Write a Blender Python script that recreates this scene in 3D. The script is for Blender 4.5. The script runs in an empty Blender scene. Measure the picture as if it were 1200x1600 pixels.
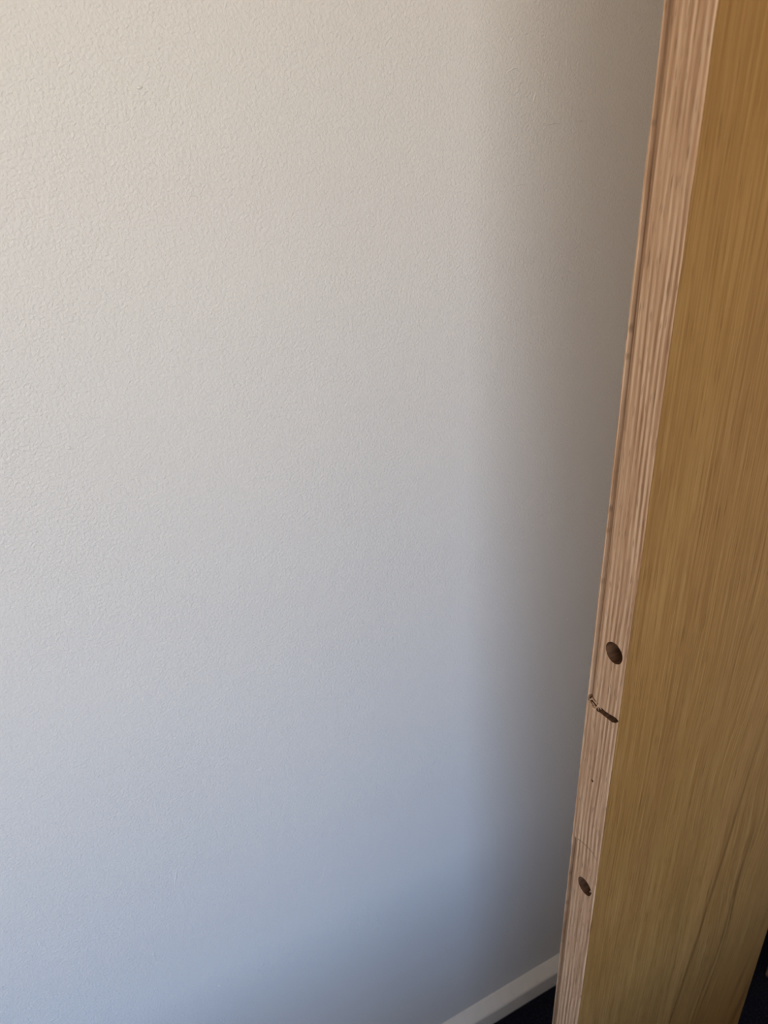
import bpy, bmesh, math, random
from mathutils import Matrix, Vector
random.seed(7)
S = bpy.context.scene
COL = S.collection

# ------------------------------------------------------------------ camera
# world frame: +X runs along the photographed wall (to the right), +Y into it, +Z up
FPX = 1202.0
CAM_H = 1.4286
def unit(v): return Vector(v).normalized()
def cray(px, py): return Vector((px - 600.0, py - 800.0, FPX))          # x right, y down, z forward
UP = -unit(cray(709, 3000))                                              # plumb lines meet here
Wd = cray(740, 1600).cross(cray(867, 1522)).cross(UP).normalized()       # skirting direction
if Wd.x < 0: Wd = -Wd
Nn = Wd.cross(UP)
if Nn.z > 0: Nn = -Nn
Yd = -Nn
cam_d = bpy.data.cameras.new('camera')
cam = bpy.data.objects.new('camera', cam_d); COL.objects.link(cam)
def to_world(v): return Vector((v.dot(Wd), v.dot(Yd), v.dot(UP)))
cx, cy, cz = to_world(Vector((1,0,0))), to_world(Vector((0,-1,0))), to_world(Vector((0,0,-1)))
M = Matrix(((cx.x,cy.x,cz.x),(cx.y,cy.y,cz.y),(cx.z,cy.z,cz.z))).to_4x4()
M.translation = Vector((0,0,CAM_H))
cam.matrix_world = M
cam_d.sensor_fit = 'VERTICAL'; cam_d.sensor_height = 36.0
cam_d.lens = FPX/1600.0*36.0
cam_d.clip_start = 0.02
cam_d.dof.use_dof = True
cam_d.dof.focus_distance = 0.66
cam_d.dof.aperture_fstop = 8.5
S.camera = cam

# ------------------------------------------------------------------ world: sky above, pale ground below the horizon
w = bpy.data.worlds.new('world'); S.world = w; w.use_nodes = True
nt = w.node_tree; nt.nodes.clear()
out = nt.nodes.new('ShaderNodeOutputWorld'); bg = nt.nodes.new('ShaderNodeBackground')
tc = nt.nodes.new('ShaderNodeTexCoord'); sp = nt.nodes.new('ShaderNodeSeparateXYZ')
mr = nt.nodes.new('ShaderNodeMapRange'); mr.inputs[1].default_value = -1; mr.inputs[2].default_value = 1
rp = nt.nodes.new('ShaderNodeValToRGB')
nt.links.new(tc.outputs['Generated'], sp.inputs[0]); nt.links.new(sp.outputs['Z'], mr.inputs[0])
nt.links.new(mr.outputs[0], rp.inputs[0]); nt.links.new(rp.outputs[0], bg.inputs[0]); nt.links.new(bg.outputs[0], out.inputs[0])
cr = rp.color_ramp
cr.elements[0].position = 0.0;  cr.elements[0].color = (0.62,0.53,0.40,1)
cr.elements[1].position = 1.0;  cr.elements[1].color = (0.18,0.40,1.0,1)
for p, c in ((0.48,(0.80,0.70,0.55,1)),(0.54,(0.86,0.80,0.70,1)),(0.58,(0.66,0.77,0.98,1)),(0.64,(0.35,0.59,1.0,1))):
    e = cr.elements.new(p); e.color = c
bg.inputs[1].default_value = 7.3

S.view_settings.view_transform = 'Standard'
S.view_settings.look = 'None'
S.view_settings.gamma = 1.0
S.view_settings.use_curve_mapping = False
S.view_settings.exposure = 0.0

# room measures
WALL_Y = 0.62; XL, XR = -3.4, 1.08; YF = -2.1; CEIL = 2.5
WIN = dict(x0=-3.2, x1=0.2, z0=0.85, z1=2.25)       # wide window in the wall opposite
# light portal filling the window opening (guides the daylight sampling; gives no light itself)
ld = bpy.data.lights.new('window_portal', 'AREA'); ld.shape = 'RECTANGLE'
ld.size = WIN['x1']-WIN['x0']; ld.size_y = WIN['z1']-WIN['z0']
ld.cycles.is_portal = True
lo = bpy.data.objects.new('window_portal', ld); COL.objects.link(lo)
lo.location = ((WIN['x0']+WIN['x1'])/2, YF-0.08, (WIN['z0']+WIN['z1'])/2)
lo.rotation_euler = (math.pi/2, 0, 0)                 # faces +Y, into the room

# ------------------------------------------------------------------ helpers
def mesh_obj(name, bm, mat, parent=None, smooth=False):
    bmesh.ops.recalc_face_normals(bm, faces=bm.faces)
    me = bpy.data.meshes.new(name); bm.to_mesh(me); bm.free()
    if smooth:
        for p in me.polygons: p.use_smooth = True
    o = bpy.data.objects.new(name, me); COL.objects.link(o)
    me.materials.append(mat)
    if parent: o.parent = parent
    return o
def box(bm, x0,x1,y0,y1,z0,z1):
    vs = [bm.verts.new(p) for p in ((x0,y0,z0),(x1,y0,z0),(x1,y1,z0),(x0,y1,z0),(x0,y0,z1),(x1,y0,z1),(x1,y1,z1),(x0,y1,z1))]
    for f in ((0,3,2,1),(4,5,6,7),(0,1,5,4),(1,2,6,5),(2,3,7,6),(3,0,4,7)): bm.faces.new([vs[i] for i in f])
def bevelled_box(bm, x0,x1,y0,y1,z0,z1,r,seg=2):
    box(bm,x0,x1,y0,y1,z0,z1)
    bmesh.ops.bevel(bm, geom=bm.edges[:], offset=r, segments=seg, affect='EDGES', profile=0.5)
def struct(o, label=None):
    o['kind'] = 'structure'
    if label: o['label'] = label
    return o
def tag(o, label, cat):
    o['label'] = label; o['category'] = cat; return o
class NG:
    """tiny helper to write node materials"""
    def __init__(s, name, rough=0.6, spec=0.4):
        s.m = bpy.data.materials.new(name); s.m.use_nodes = True
        s.t = s.m.node_tree; s.b = s.t.nodes['Principled BSDF']
        s.b.inputs['Roughness'].default_value = rough
        s.b.inputs['Specular IOR Level'].default_value = spec
    def n(s, typ, **kw):
        nd = s.t.nodes.new(typ)
        for k, v in kw.items(): setattr(nd, k, v)
        return nd
    def l(s, a, b): s.t.links.new(a, b)
    def coord(s, scale=(1,1,1), rot=(0,0,0), loc=(0,0,0)):
        c = s.n('ShaderNodeTexCoord'); mp = s.n('ShaderNodeMapping')
        mp.inputs['Scale'].default_value = scale; mp.inputs['Rotation'].default_value = rot; mp.inputs['Location'].default_value = loc
        s.l(c.outputs['Object'], mp.inputs['Vector']); return mp.outputs[0]
    def noise(s, vec, scale, detail=3, rough=0.5, dist=0.0):
        nd = s.n('ShaderNodeTexNoise'); nd.inputs['Scale'].default_value = scale; nd.inputs['Detail'].default_value = detail
        nd.inputs['Roughness'].default_value = rough; nd.inputs['Distortion'].default_value = dist
        s.l(vec, nd.inputs['Vector']); return nd.outputs['Fac']
    def ramp(s, fac, stops):
        r = s.n('ShaderNodeValToRGB'); c = r.color_ramp
        while len(c.elements) < len(stops): c.elements.new(0.5)
        for e, (p, col) in zip(c.elements, stops):
            e.position = p; e.color = (*col, 1) if len(col) == 3 else col
        s.l(fac, r.inputs[0]); return r.outputs[0]
    def math(s, op, a, b=None, c=None):
        nd = s.n('ShaderNodeMath', operation=op)
        for i, v in enumerate((a, b, c)):
            if v is None: continue
            if isinstance(v, (int, float)): nd.inputs[i].default_value = v
            else: s.l(v, nd.inputs[i])
        return nd.outputs[0]
    def mix(s, fac, a, b, mode='MIX'):
        nd = s.n('ShaderNodeMix', data_type='RGBA', blend_type=mode)
        if isinstance(fac, (int, float)): nd.inputs[0].default_value = fac
        else: s.l(fac, nd.inputs[0])
        for i, v in ((6, a), (7, b)):
            if isinstance(v, tuple): nd.inputs[i].default_value = (*v, 1)
            else: s.l(v, nd.inputs[i])
        return nd.outputs[2]
    def bump(s, h, dist, strength=1.0, normal=None):
        b = s.n('ShaderNodeBump'); b.inputs['Strength'].default_value = strength; b.inputs['Distance'].default_value = dist
        s.l(h, b.inputs['Height'])
        if normal is not None: s.l(normal, b.inputs['Normal'])
        return b.outputs[0]
    def done(s, color=None, normal=None, rough=None):
        if color is not None:
            if isinstance(color, tuple): s.b.inputs['Base Color'].default_value = (*color, 1)
            else: s.l(color, s.b.inputs['Base Color'])
        if normal is not None: s.l(normal, s.b.inputs['Normal'])
        if rough is not None: s.l(rough, s.b.inputs['Roughness'])
        return s.m

# ------------------------------------------------------------------ materials
def wall_paint():
    g = NG('wall_paint', 0.55, 0.35)
    v = g.coord()
    n1 = g.noise(v, 400, 2, 0.45, 0.5)          # orange-peel roller stipple, about 3 mm
    n2 = g.noise(v, 70, 2, 0.5)
    n3 = g.noise(v, 5, 2, 0.5)                  # where the stipple is strong or worked smooth
    amp = g.math('MULTIPLY_ADD', n3, 0.9, 0.45)
    h = g.math('MULTIPLY', n1, amp)
    h = g.math('MULTIPLY_ADD', n2, 0.5, h)
    nrm = g.bump(h, 0.0012, 0.8)
    col = g.ramp(g.noise(v, 3.0, 2), [(0.3,(0.735,0.72,0.69)),(0.7,(0.755,0.74,0.71))])
    return g.done(col, nrm)
def plain_paint(name, col, rough=0.5):
    g = NG(name, rough, 0.4); v = g.coord()
    h = g.noise(v, 120, 2)
    c = g.mix(g.noise(v, 9, 3), tuple(x*0.95 for x in col), tuple(min(1,x*1.04) for x in col))
    return g.done(c, g.bump(h, 0.0005, 0.3))
def skirting_paint():
    g = NG('skirting_paint', 0.3, 0.5); v = g.coord()
    c = g.ramp(g.noise(v, 60, 4, 0.6), [(0.25,(0.66,0.61,0.54)),(0.36,(0.82,0.78,0.71)),(0.7,(0.85,0.81,0.74))])
    return g.done(c, g.bump(g.noise(v, 200, 2), 0.0004, 0.3))
def carpet():
    g = NG('carpet', 0.95, 0.05); v = g.coord()
    n = g.noise(v, 420, 3, 0.7)
    c = g.ramp(n, [(0.35,(0.006,0.006,0.012)),(0.58,(0.022,0.021,0.036)),(0.72,(0.09,0.082,0.088))])
    return g.done(c, g.bump(n, 0.006, 1.0))
def face_xz(px, py):
    v = to_world(cray(px, py)); k = 0.3484/v.y
    return v.x*k - 0.3847, CAM_H + v.z*k
(xa,za),(xb,zb),(xc,zc) = [face_xz(*p) for p in ((1195,1130),(1128,1345),(1052,1580))]
f2 = ((xc-xa)/(zc-za)-(xb-xa)/(zb-za))/(zc-zb); f1 = (xb-xa)/(zb-za)-f2*(za+zb)
FIG = (xa-f1*za-f2*za*za, f1, f2)      # x = FIG0 + FIG1 z + FIG2 z^2 on the face
def oak_face():
    """lacquered straight-grained oak veneer, grain along Z, cathedral figure towards one side"""
    g = NG('oak_veneer', 0.45, 0.18)
    c0 = g.n('ShaderNodeTexCoord'); sep = g.n('ShaderNodeSeparateXYZ'); g.l(c0.outputs['Object'], sep.inputs[0])
    x, z = sep.outputs['X'], sep.outputs['Z']
    # slow sideways wander of the grain, growing towards the far side
    cv = g.n('ShaderNodeCombineXYZ'); g.l(g.math('MULTIPLY', x, 5.0), cv.inputs[0]); g.l(g.math('MULTIPLY', z, 1.6), cv.inputs[2])
    wob = g.math('SUBTRACT', g.noise(cv.outputs[0], 1.0, 2, 0.5), 0.5)
    side = g.n('ShaderNodeMapRange'); side.inputs[1].default_value = 0.05; side.inputs[2].default_value = 0.33
    side.inputs[3].default_value = 0.015; side.inputs[4].default_value = 0.15; g.l(x, side.inputs[0])
    u = g.math('MULTIPLY_ADD', wob, side.outputs[0], x)
    u = g.math('MULTIPLY_ADD', z, -0.012, u)
    def streak(fx, fz, detail, rough):
        cc = g.n('ShaderNodeCombineXYZ'); g.l(g.math('MULTIPLY', u, fx), cc.inputs[0]); g.l(g.math('MULTIPLY', z, fz), cc.inputs[2])
        return g.noise(cc.outputs[0], 1.0, detail, rough)
    fine = streak(390, 8, 3, 0.65)
    mid = streak(120, 2.4, 3, 0.6)
    broad = streak(22, 0.9, 2, 0.5)
    pore = streak(620, 26, 1, 0.5)
    a = g.ramp(fine, [(0.34,(0.196,0.091,0.023)),(0.50,(0.305,0.161,0.049)),(0.66,(0.432,0.257,0.094))])
    b = g.ramp(mid, [(0.32,(0.206,0.098,0.027)),(0.52,(0.305,0.161,0.049)),(0.70,(0.392,0.229,0.079))])
    c = g.mix(0.38, a, b)
    c = g.mix(0.28, c, g.ramp(broad, [(0.32,(0.232,0.112,0.036)),(0.62,(0.342,0.191,0.053))]))
    # a few sharp dark growth lines in the cathedral part
    line = streak(26, 0.35, 1, 0.4)
    d = g.math('ABSOLUTE', g.math('SUBTRACT', line, 0.55))
    lm = g.ramp(d, [(0.0,(1,1,1)),(0.013,(0,0,0))])
    sel = g.n('ShaderNodeMapRange'); sel.inputs[1].default_value = 0.10; sel.inputs[2].default_value = 0.24
    g.l(x, sel.inputs[0])
    c = g.mix(g.math('MULTIPLY', g.math('MULTIPLY', lm, sel.outputs[0]), 0.6), c, (0.082,0.034,0.008))
    # one long leaning growth line with a paler band beside it, as seen low on the face
    dev = g.math('SUBTRACT', g.math('MULTIPLY_ADD', wob, 0.02, x), g.math('MULTIPLY_ADD', g.math('MULTIPLY_ADD', z, FIG[2], FIG[1]), z, FIG[0]))
    zm = g.n('ShaderNodeMapRange'); zm.inputs[1].default_value = 1.00; zm.inputs[2].default_value = 0.70; g.l(z, zm.inputs[0])
    dm = g.ramp(g.math('ABSOLUTE', dev), [(0.0,(1,1,1)),(0.0030,(0,0,0))])
    c = g.mix(g.math('MULTIPLY', g.math('MULTIPLY', dm, zm.outputs[0]), 0.62), c, (0.106,0.044,0.012))
    pb = g.ramp(g.math('ABSOLUTE', g.math('ADD', dev, 0.018)), [(0.0,(1,1,1)),(0.014,(0,0,0))])
    c = g.mix(g.math('MULTIPLY', g.math('MULTIPLY', pb, zm.outputs[0]), 0.38), c, (0.424,0.231,0.081))
    pm = g.ramp(pore, [(0.62,(0,0,0)),(0.72,(1,1,1))])
    c = g.mix(g.math('MULTIPLY', pm, 0.5), c, (0.137,0.060,0.015))
    h = g.math('ADD', fine, g.math('MULTIPLY', pore, -0.5))
    return g.done(c, g.bump(h, 0.0006, 0.35))
def oak_edge(name='raw_oak_lipping', dark=1.0):
    """bare sawn oak lipping: pinkish, ribbed growth rings along Z seen across Y"""
    g = NG(name, 0.75, 0.2)
    c0 = g.n('ShaderNodeTexCoord'); sep = g.n('ShaderNodeSeparateXYZ'); g.l(c0.outputs['Object'], sep.inputs[0])
    x, y, z = sep.outputs
    cv = g.n('ShaderNodeCombineXYZ'); g.l(g.math('MULTIPLY', y, 14.0), cv.inputs[1]); g.l(g.math('MULTIPLY', z, 3.2), cv.inputs[2])
    wob = g.math('SUBTRACT', g.noise(cv.outputs[0], 1.0, 2, 0.5), 0.5)
    u = g.math('MULTIPLY_ADD', wob, 0.010, y)
    u = g.math('MULTIPLY_ADD', x, 0.4, u)
    ring = g.math('SINE', g.math('MULTIPLY', u, 6.2832/0.0047))
    def streak(fx, fz, detail, rough):
        cc = g.n('ShaderNodeCombineXYZ'); g.l(g.math('MULTIPLY', u, fx), cc.inputs[1]); g.l(g.math('MULTIPLY', z, fz), cc.inputs[2])
        return g.noise(cc.outputs[0], 1.0, detail, rough)
    s1 = streak(430, 13, 3, 0.65); s2 = streak(160, 4, 2, 0.5); pore = streak(700, 60, 1, 0.5)
    rs = g.math('MULTIPLY', ring, g.math('MULTIPLY_ADD', g.noise(cv.outputs[0], 2.3, 2, 0.5), 0.42, -0.11))
    f = g.math('ADD', rs, g.math('ADD', g.math('MULTIPLY', s1, 0.72), g.math('MULTIPLY', s2, 0.28)))
    k = dark
    c = g.ramp(f, [(0.28,(0.30*k,0.155*k,0.078*k)),(0.48,(0.475*k,0.275*k,0.15*k)),(0.68,(0.66*k,0.435*k,0.27*k))])
    pm = g.ramp(pore, [(0.62,(0,0,0)),(0.74,(1,1,1))])
    c = g.mix(g.math('MULTIPLY', pm, 0.65), c, (0.17*k,0.10*k,0.05*k))
    h = g.math('ADD', f, g.math('MULTIPLY', pore, -0.6))
    return g.done(c, g.bump(h, 0.0008, 0.5))
M_WALL = wall_paint()
M_CEIL = plain_paint('ceiling_paint', (0.80,0.79,0.77))
M_ROOM = plain_paint('room_paint', (0.82,0.77,0.70))
M_BOUNCE_CREAM = plain_paint('bounce_cream_paint', (0.84,0.72,0.57))  # tint picked so the unseen right wall bounces warm light
M_SKIRT = skirting_paint()
M_CARPET = carpet()
M_FACE = oak_face()
M_EDGE = oak_edge()
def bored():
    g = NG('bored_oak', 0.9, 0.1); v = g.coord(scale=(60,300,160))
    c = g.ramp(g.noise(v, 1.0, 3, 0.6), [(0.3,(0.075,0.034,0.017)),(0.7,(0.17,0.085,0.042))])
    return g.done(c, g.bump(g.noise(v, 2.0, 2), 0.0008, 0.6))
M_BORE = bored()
M_GROOVE = oak_edge('routed_oak', 0.7)
M_SPLIT = oak_edge('torn_oak', 1.08)
M_POST = oak_edge('brown_oak', 0.4)
M_FRAME = plain_paint('window_paint', (0.78,0.78,0.76), 0.35)

# ------------------------------------------------------------------ the room
bm = bmesh.new(); box(bm, XL-0.1, XR+0.1, YF-0.1, WALL_Y+0.1, -0.06, 0); struct(mesh_obj('floor', bm, M_CARPET), 'dark navy carpet floor')
bm = bmesh.new(); box(bm, XL-0.1, XR+0.1, YF-0.1, WALL_Y+0.1, CEIL, CEIL+0.06); struct(mesh_obj('ceiling', bm, M_CEIL), 'white ceiling')
bm = bmesh.new(); box(bm, XL-0.1, XR+0.1, WALL_Y, WALL_Y+0.1, 0, CEIL); wall = struct(mesh_obj('wall_back', bm, M_WALL), 'off-white painted wall with fine roller stipple')
bm = bmesh.new(); box(bm, XR, XR+0.1, YF, WALL_Y, 0, CEIL); struct(mesh_obj('wall_right', bm, M_BOUNCE_CREAM), 'unseen side wall, coloured cream to bounce warm light')  # unseen; set close and tinted to bounce warm fill behind the door
bm = bmesh.new(); box(bm, XL-0.1, XL, YF, WALL_Y, 0, CEIL); struct(mesh_obj('wall_left', bm, M_ROOM), 'plain off-white side wall near the window')
bm = bmesh.new()
box(bm, XL-0.1, WIN['x0'], YF-0.1, YF, 0, CEIL); box(bm, WIN['x1'], XR+0.1, YF-0.1, YF, 0, CEIL)
box(bm, WIN['x0'], WIN['x1'], YF-0.1, YF, 0, WIN['z0']); box(bm, WIN['x0'], WIN['x1'], YF-0.1, YF, WIN['z1'], CEIL)
struct(mesh_obj('wall_front', bm, M_ROOM), 'plain off-white wall with the window')
win = bpy.data.objects.new('window_1', None); COL.objects.link(win); win.location = (0, YF-0.05, 0); struct(win, 'white framed window lighting the wall')
def wbar(x0,x1,z0,z1,name):
    bm = bmesh.new(); bevelled_box(bm, x0,x1,-0.025,0.025,z0,z1,0.004); return mesh_obj(name, bm, M_FRAME, win)
x0,x1,z0,z1 = WIN['x0'],WIN['x1'],WIN['z0'],WIN['z1']
wbar(x0,x1,z0,z0+0.05,'window_rail'); wbar(x0,x1,z1-0.05,z1,'window_rail')
wbar(x0,x0+0.05,z0+0.05,z1-0.05,'window_stile'); wbar(x1-0.05,x1,z0+0.05,z1-0.05,'window_stile')
xm = (x0+x1)/2; wbar(xm-0.025,xm+0.025,z0+0.05,z1-0.05,'mullion')

# bevelled skirting along the wall
bm = bmesh.new()
prof = [(0,0),(-0.018,0),(-0.018,0.034),(-0.0172,0.0368),(-0.0160,0.0386),(-0.0022,0.0545),(-0.0008,0.0555),(0,0.0555)]
rings = []
for x in (XL, XR): rings.append([bm.verts.new((x, WALL_Y+p[0], p[1])) for p in prof])
for i in range(len(prof)):
    j = (i+1) % len(prof); bm.faces.new((rings[0][i], rings[0][j], rings[1][j], rings[1][i]))
bm.faces.new(rings[0]); bm.faces.new(rings[1][::-1])
struct(mesh_obj('baseboard_back', bm, M_SKIRT), 'cream bevelled skirting board at the foot of the wall')

# where a photo pixel meets the wall (used once, to place specks and scratches at their real wall positions)
def on_wall(px, py):
    v = to_world(cray(px, py)); k = WALL_Y/v.y
    return v.x*k, CAM_H + v.z*k
def speck(px, py, w, h, ang, depth=0.0007):
    x, z = on_wall(px, py); bm = bmesh.new()
    bmesh.ops.create_icosphere(bm, subdivisions=2, radius=1.0)
    for v in bm.verts:
        n = v.co.copy(); k = 1 + 0.18*math.sin(5*n.x+3*n.z+px)
        a, b = n.x*w/2*k, n.z*h/2*k
        v.co = Vector((x + a*math.cos(ang)-b*math.sin(ang), WALL_Y + n.y*depth, z + a*math.sin(ang)+b*math.cos(ang)))
    o = mesh_obj('paint_speck', bm, M_WALL, wall, True); return o
for s in ((218,137,0.0042,0.0022,0.25,0.0010),(887,968,0.0022,0.0060,-0.35,0.0008),(408,1203,0.005,0.003,0.4,0.0008),
          (422,1272,0.003,0.004,0,0.0007),(240,1491,0.004,0.003,0.3,0.0008),(410,1507,0.005,0.003,-0.3,0.0007),(343,1540,0.004,0.003,0,0.0007),
          (108,700,0.003,0.003,0,0.0006),): speck(*s)
def ridge(pts, wmm=0.7, hmm=0.16):
    """a thin raised brush or trowel mark following points given on the photo"""
    P = [on_wall(*p) for p in pts]; bm = bmesh.new(); rows = []
    for i, (x, z) in enumerate(P):
        a = P[max(0,i-1)]; b = P[min(len(P)-1,i+1)]
        d = Vector((b[0]-a[0], b[1]-a[1])).normalized(); n = Vector((-d.y, d.x))
        t = i/(len(P)-1); k = max(0.05, math.sin(math.pi*min(1,max(0,t)))**0.5) if len(P) > 2 else 1
        hw = wmm*0.0006*k; hh = hmm*0.0034*k
        rows.append([bm.verts.new((x+n.x*hw*s, WALL_Y-hh*q+0.00001, z+n.y*hw*s)) for s, q in ((-1,0),(-0.45,0.8),(0,1),(0.45,0.8),(1,0))])
    for r0, r1 in zip(rows, rows[1:]):
        for k in range(4): bm.faces.new((r0[k],r0[k+1],r1[k+1],r1[k]))
    return mesh_obj('paint_ridge', bm, M_WALL, wall, True)
ridge([(838,141),(836,148),(834,155),(832,163)],1.2,0.25)
ridge([(789,118),(794,112),(802,107),(814,106)],1.1,0.2)
ridge([(885,90),(885,98),(886,104),(885,111)],1.1,0.2)
ridge([(872,94),(870,98),(869,103)],1.1,0.18)
ridge([(838,197),(852,195),(866,193),(880,193)],0.9,0.15); ridge([(842,194),(850,193),(858,192)],0.7,0.12)
ridge([(897,190),(905,189),(913,189),(920,188)],0.8,0.14)
ridge([(804,291),(812,289),(820,288),(827,286)],1.0,0.18)
ridge([(808,273),(818,272),(828,270)],0.8,0.12)
ridge([(472,1175),(482,1170),(494,1165),(506,1159)],0.9,0.12); ridge([(560,1169),(572,1165),(584,1161),(597,1158)],0.9,0.12)
ridge([(279,1352),(276,1362),(274,1375),(273,1391)],1.6,0.16)

# ------------------------------------------------------------------ the upright oak door panel
PX0, PX1 = 0.3847, 0.7193          # lipped edge / far edge along the wall
PYB, PYF = 0.3884, 0.3484          # rear face / front face
T = PYB-PYF; WID = PX1-PX0; HT = 2.04
root = bpy.data.objects.new('door_leaf', None); COL.objects.link(root); root.location = (PX0, PYF, 0)
tag(root, 'upright oak-veneered door leaf with two bored holes in its pale raw edge, beside the wall', 'door'); root['kind'] = 'thing'
# local frame: x 0..WID away from the edge, y 0..T towards the wall, z up
VT = 0.0009                         # veneer thickness
LIP = 0.026
def edge_pt(px, py):
    """photo pixel -> (y, z) on the lipped edge plane"""
    v = to_world(cray(px, py)); k = PX0/v.x
    return v.y*k - PYF, CAM_H + v.z*k
zg1 = edge_pt(920,1090)[1]          # lower end of the upper groove
zg2 = edge_pt(898,1307)[1]          # upper end of the lower groove
H1 = edge_pt(959.5,1020.5); H2 = edge_pt(913.5,1385); H3 = edge_pt(925.5,1220)
# lipping: a cross-section with a routed groove near the rear face, swept along z in steps so its arrises wander slightly
G0, G1, GD = T-0.0074, T-0.0018, 0.0026
def section(groove, k):
    j = lambda a: random.uniform(-a, a)*k
    g = GD if groove else 0.0
    ce = 0.0006+abs(j(0.0003))
    return [(LIP,VT), (ce,VT), (0.0,VT+ce), (0+j(.00008),G0-0.0010), (g*0.38,G0+0.0012), (g*0.75,G0+0.0030), (g,G1-0.0006), (g*0.2,G1+0.0001), (0+j(.0001),G1+0.0005), (0,T-VT-0.0002), (0.0005+j(.0002),T-VT), (LIP,T-VT)]
levels = []
z = 0.0
while z < HT: levels.append(z); z += 0.02
levels.append(HT)
levels = sorted([l for l in levels if abs(l-zg1) > 0.006 and abs(l-zg2) > 0.006] + [zg1-0.0015, zg1+0.002, zg2-0.0022, zg2+0.0006])
bm = bmesh.new(); prev = None
for zi in levels:
    gr = zi > zg1 or zi < zg2
    r = [bm.verts.new((x, y, zi)) for x, y in section(gr, 1.0)]
    if prev:
        for i in range(len(r)):
            j = (i+1) % len(r); bm.faces.new((prev[i], prev[j], r[j], r[i]))
    else: bm.faces.new(r)
    prev = r
bm.faces.new(prev[::-1])
lip = mesh_obj('edge_lipping', bm, M_EDGE, root)
lip.data.materials.append(M_GROOVE)
for p in lip.data.polygons:
    c = p.center
    if G0+0.0006 < c.y < G1-0.0002 and (c.z > zg1-0.003 or c.z < zg2+0.001) and c.x < 0.004: p.material_index = 1
lip['label'] = 'pale pinkish raw oak lipping'
# cutters: two bored holes, a nail hole, the chiselled gouge and the fine knife line
def cutter(bm):
    bmesh.ops.recalc_face_normals(bm, faces=bm.faces)
    me = bpy.data.meshes.new('cut'); bm.to_mesh(me); bm.free(); me.materials.append(M_BORE)
    o = bpy.data.objects.new('cut', me); COL.objects.link(o); o.matrix_world = Matrix.Translation(root.location); return o
def bore(bm, yc, zc, r, depth, seg=40, cone=0.3):
    rows = []
    for x, rr in ((-0.004,r),(depth,r),(depth+r*cone*0.6,r*0.35)):
        rows.append([bm.verts.new((x, yc+rr*math.cos(a)*(1+0.015*math.sin(3*a)), zc+rr*math.sin(a))) for a in [2*math.pi*i/seg for i in range(seg)]])
    for p, q in zip(rows, rows[1:]):
        for i in range(seg): bm.faces.new((p[i], p[(i+1)%seg], q[(i+1)%seg], q[i]))
    bm.faces.new(rows[0]); bm.faces.new(rows[-1][::-1])
HR = 0.0098
cuts = []
bm = bmesh.new(); bore(bm, H1[0], H1[1], HR, 0.013); cuts.append(cutter(bm))
bm = bmesh.new(); bore(bm, H2[0], H2[1], HR, 0.011); cuts.append(cutter(bm))
bm = bmesh.new(); bore(bm, H3[0], H3[1], 0.0014, 0.006, 14); cuts.append(cutter(bm))
def gouge(path, depth):
    """a ragged slot; path = (px, py, half height in metres)"""
    bm = bmesh.new(); n = len(path); rows = []
    for i, (px, py, hh) in enumerate(path):
        y, z = edge_pt(px, py); jz = random.uniform(-0.0004, 0.0004)
        rows.append([bm.verts.new(p) for p in ((-0.003,y,z-hh+jz),(-0.003,y,z+hh+jz),(depth*0.7,y,z+hh*0.7+jz),(depth,y,z+jz*2),(depth*0.8,y,z-hh*0.6))])
    for p, q in zip(rows, rows[1:]):
        for i in range(5): bm.faces.new((p[i], p[(i+1)%5], q[(i+1)%5], q[i]))
    bm.faces.new(rows[0]); bm.faces.new(rows[-1][::-1]); return bm
cuts.append(cutter(gouge([(918,1087,0.0022),(922,1092,0.0056),(927,1098,0.0066),(932,1104,0.0058),(937,1108,0.0040),(944,1114,0.0036),(951,1119.5,0.0038),(957,1123.5,0.0042),(962,1126,0.0034),(965.5,1127.5,0.0012)], 0.0065)))
cuts.append(cutter(gouge([(903,1311,0.0003),(912,1318,0.00025),(919,1325,0.0003),(926,1333,0.00022),(933,1346,0.0002)], 0.0004)))
bpy.context.view_layer.update()
for c in cuts:
    md = lip.modifiers.new('cut', 'BOOLEAN'); md.object = c; md.operation = 'DIFFERENCE'; md.solver = 'EXACT'
    try: md.material_mode = 'TRANSFER'
    except Exception: pass
bpy.context.view_layer.update()
dg = bpy.context.evaluated_depsgraph_get()
new = bpy.data.meshes.new_from_object(lip.evaluated_get(dg), preserve_all_data_layers=True, depsgraph=dg)
lip.modifiers.clear(); lip.data = new; new.name = 'edge_lipping'
for c in cuts:
    me = c.data; bpy.data.objects.remove(c); bpy.data.meshes.remove(me)
# core and veneers
bm = bmesh.new(); box(bm, LIP, WID, VT, T-VT, 0, HT); mesh_obj('core', bm, M_EDGE, root)
def veneer(name, ya, yb):
    """thin sheet whose edge next to the lipping is slightly ragged"""
    bm = bmesh.new(); n = 170; rows = []; drift = 0.0
    for i in range(n+1):
        z = HT*i/n
        drift = 0.8*drift + random.uniform(-0.00035, 0.00035)
        x0 = (0.0011 if z < 0.75 else 0.0004) + 0.0004*math.sin(z*5.1) + 0.0004*math.sin(z*17+1) + drift
        rows.append([bm.verts.new(p) for p in ((max(0.0002,x0),ya,z),(WID,ya,z),(WID,yb,z),(max(0.0002,x0),yb,z))])
    for p, q in zip(rows, rows[1:]):
        for k in range(4): bm.faces.new((p[k], p[(k+1)%4], q[(k+1)%4], q[k]))
    bm.faces.new(rows[0]); bm.faces.new(rows[-1][::-1])
    return mesh_obj(name, bm, M_FACE, root)
fv = veneer('face_veneer', 0.0, VT); fv['label'] = 'yellow-brown lacquered oak veneer'
rv = veneer('rear_veneer', T-VT, T); rv.data.materials[0] = M_EDGE
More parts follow.
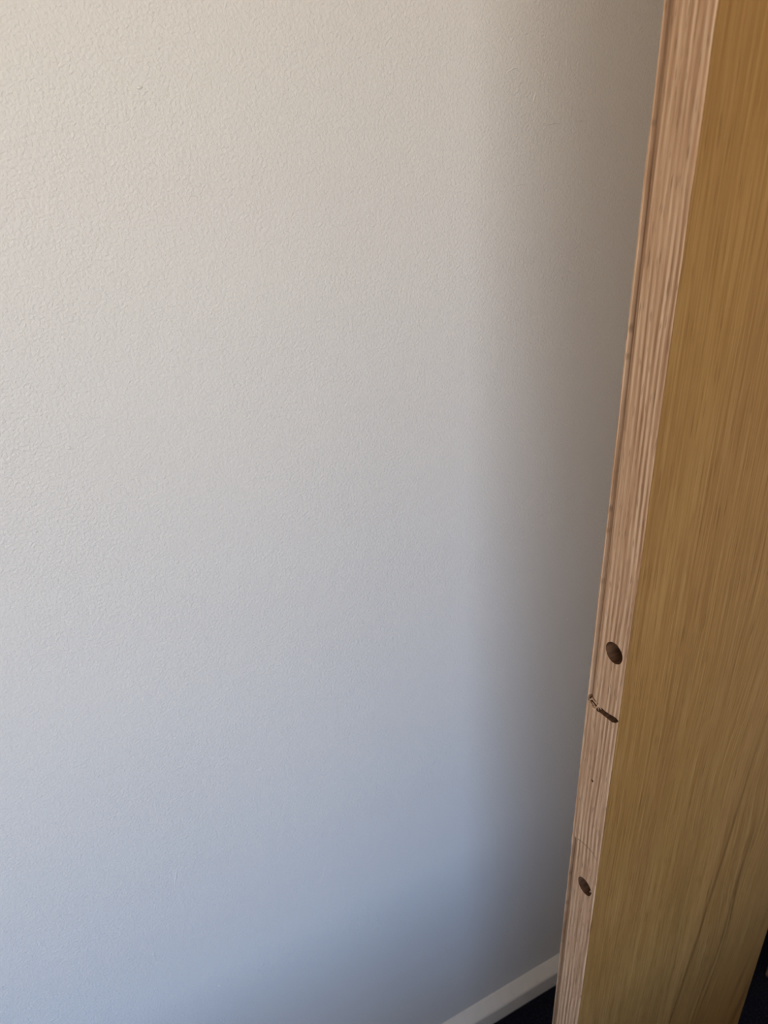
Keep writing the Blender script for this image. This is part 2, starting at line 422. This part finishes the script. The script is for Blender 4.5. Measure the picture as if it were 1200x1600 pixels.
# torn fibres standing in the gouge, and debris in the lower hole
def splinter(pts, r, name='splinter', x=0.001):
    bm = bmesh.new(); rows = []
    for i, (px, py) in enumerate(pts):
        y, z = edge_pt(px, py); rr = r*(0.35 if i in (0, len(pts)-1) else 1.0)
        rows.append([bm.verts.new((x+rr*math.cos(a), y+rr*0.8*math.sin(a+0.4), z+rr*math.sin(a))) for a in [k*math.tau/5 for k in range(5)]])
    for p, q in zip(rows, rows[1:]):
        for i in range(5): bm.faces.new((p[i], p[(i+1)%5], q[(i+1)%5], q[i]))
    bm.faces.new(rows[0]); bm.faces.new(rows[-1][::-1])
    return mesh_obj(name, bm, M_SPLIT, root)
for pts, r, x in (([(919,1090),(921,1097),(926,1106),(932,1111)],0.0014,0.0006), ([(923,1089),(927,1096),(933,1103)],0.0010,0.0022),
                  ([(926,1095),(931,1099),(936,1104),(938,1109)],0.0014,0.0010), ([(928,1109),(933,1104),(936,1100)],0.0009,0.0002),
                  ([(937,1106),(942,1112),(949,1118)],0.0010,0.0034), ([(921,1094),(926,1091),(930,1097)],0.0008,-0.0003),
                  ([(923,1098),(927,1103),(930,1108)],0.0011,0.0015), ([(931,1098),(934,1104),(935,1110)],0.0008,0.0003)):
    splinter(pts, r, x=x)
splinter([(915,1397),(919,1396),(923,1394)],0.0011,'wood_chip',x=0.005)
splinter([(909,1383),(913,1388),(917,1389)],0.0012,'wood_chip',x=0.008)

# ------------------------------------------------------------------ brown wooden post behind the far edge of the panel
v = to_world(cray(1195,1523)); k = -CAM_H/v.z
bm = bmesh.new(); bevelled_box(bm, 0,0.09,-0.02,0,0,2.04,0.002)
post = bpy.data.objects.new('wooden_post', None); COL.objects.link(post); post.location = (v.x*k, v.y*k, 0)
tag(post, 'dark brown wooden post just showing past the far side of the door leaf', 'post')
mesh_obj('post_shaft', bm, M_POST, post)

# ------------------------------------------------------------------ low table added unseen behind the camera to shade the foot of the wall
shade_table = bpy.data.objects.new('added_shade_table', None); COL.objects.link(shade_table); shade_table.location = (-0.25, -0.77, 0)
tag(shade_table, 'low brown wooden table, unseen, added to shade the foot of the wall', 'table')
DW, DD, DH = 0.95, 0.5, 0.61
bm = bmesh.new(); bevelled_box(bm, -DW,DW,-DD,DD,DH-0.03,DH,0.003); mesh_obj('table_top', bm, M_POST, shade_table)
for sx in (-1,1):
    for sy in (-1,1):
        bm = bmesh.new(); cx_, cy_ = sx*(DW-0.06), sy*(DD-0.06)
        bevelled_box(bm, cx_-0.03,cx_+0.03,cy_-0.03,cy_+0.03,0,DH-0.03,0.003); mesh_obj('leg', bm, M_POST, shade_table)
bm = bmesh.new(); box(bm, -DW+0.09,DW-0.09,-DD+0.05,-DD+0.07,DH-0.13,DH-0.03); mesh_obj('apron_board', bm, M_POST, shade_table)
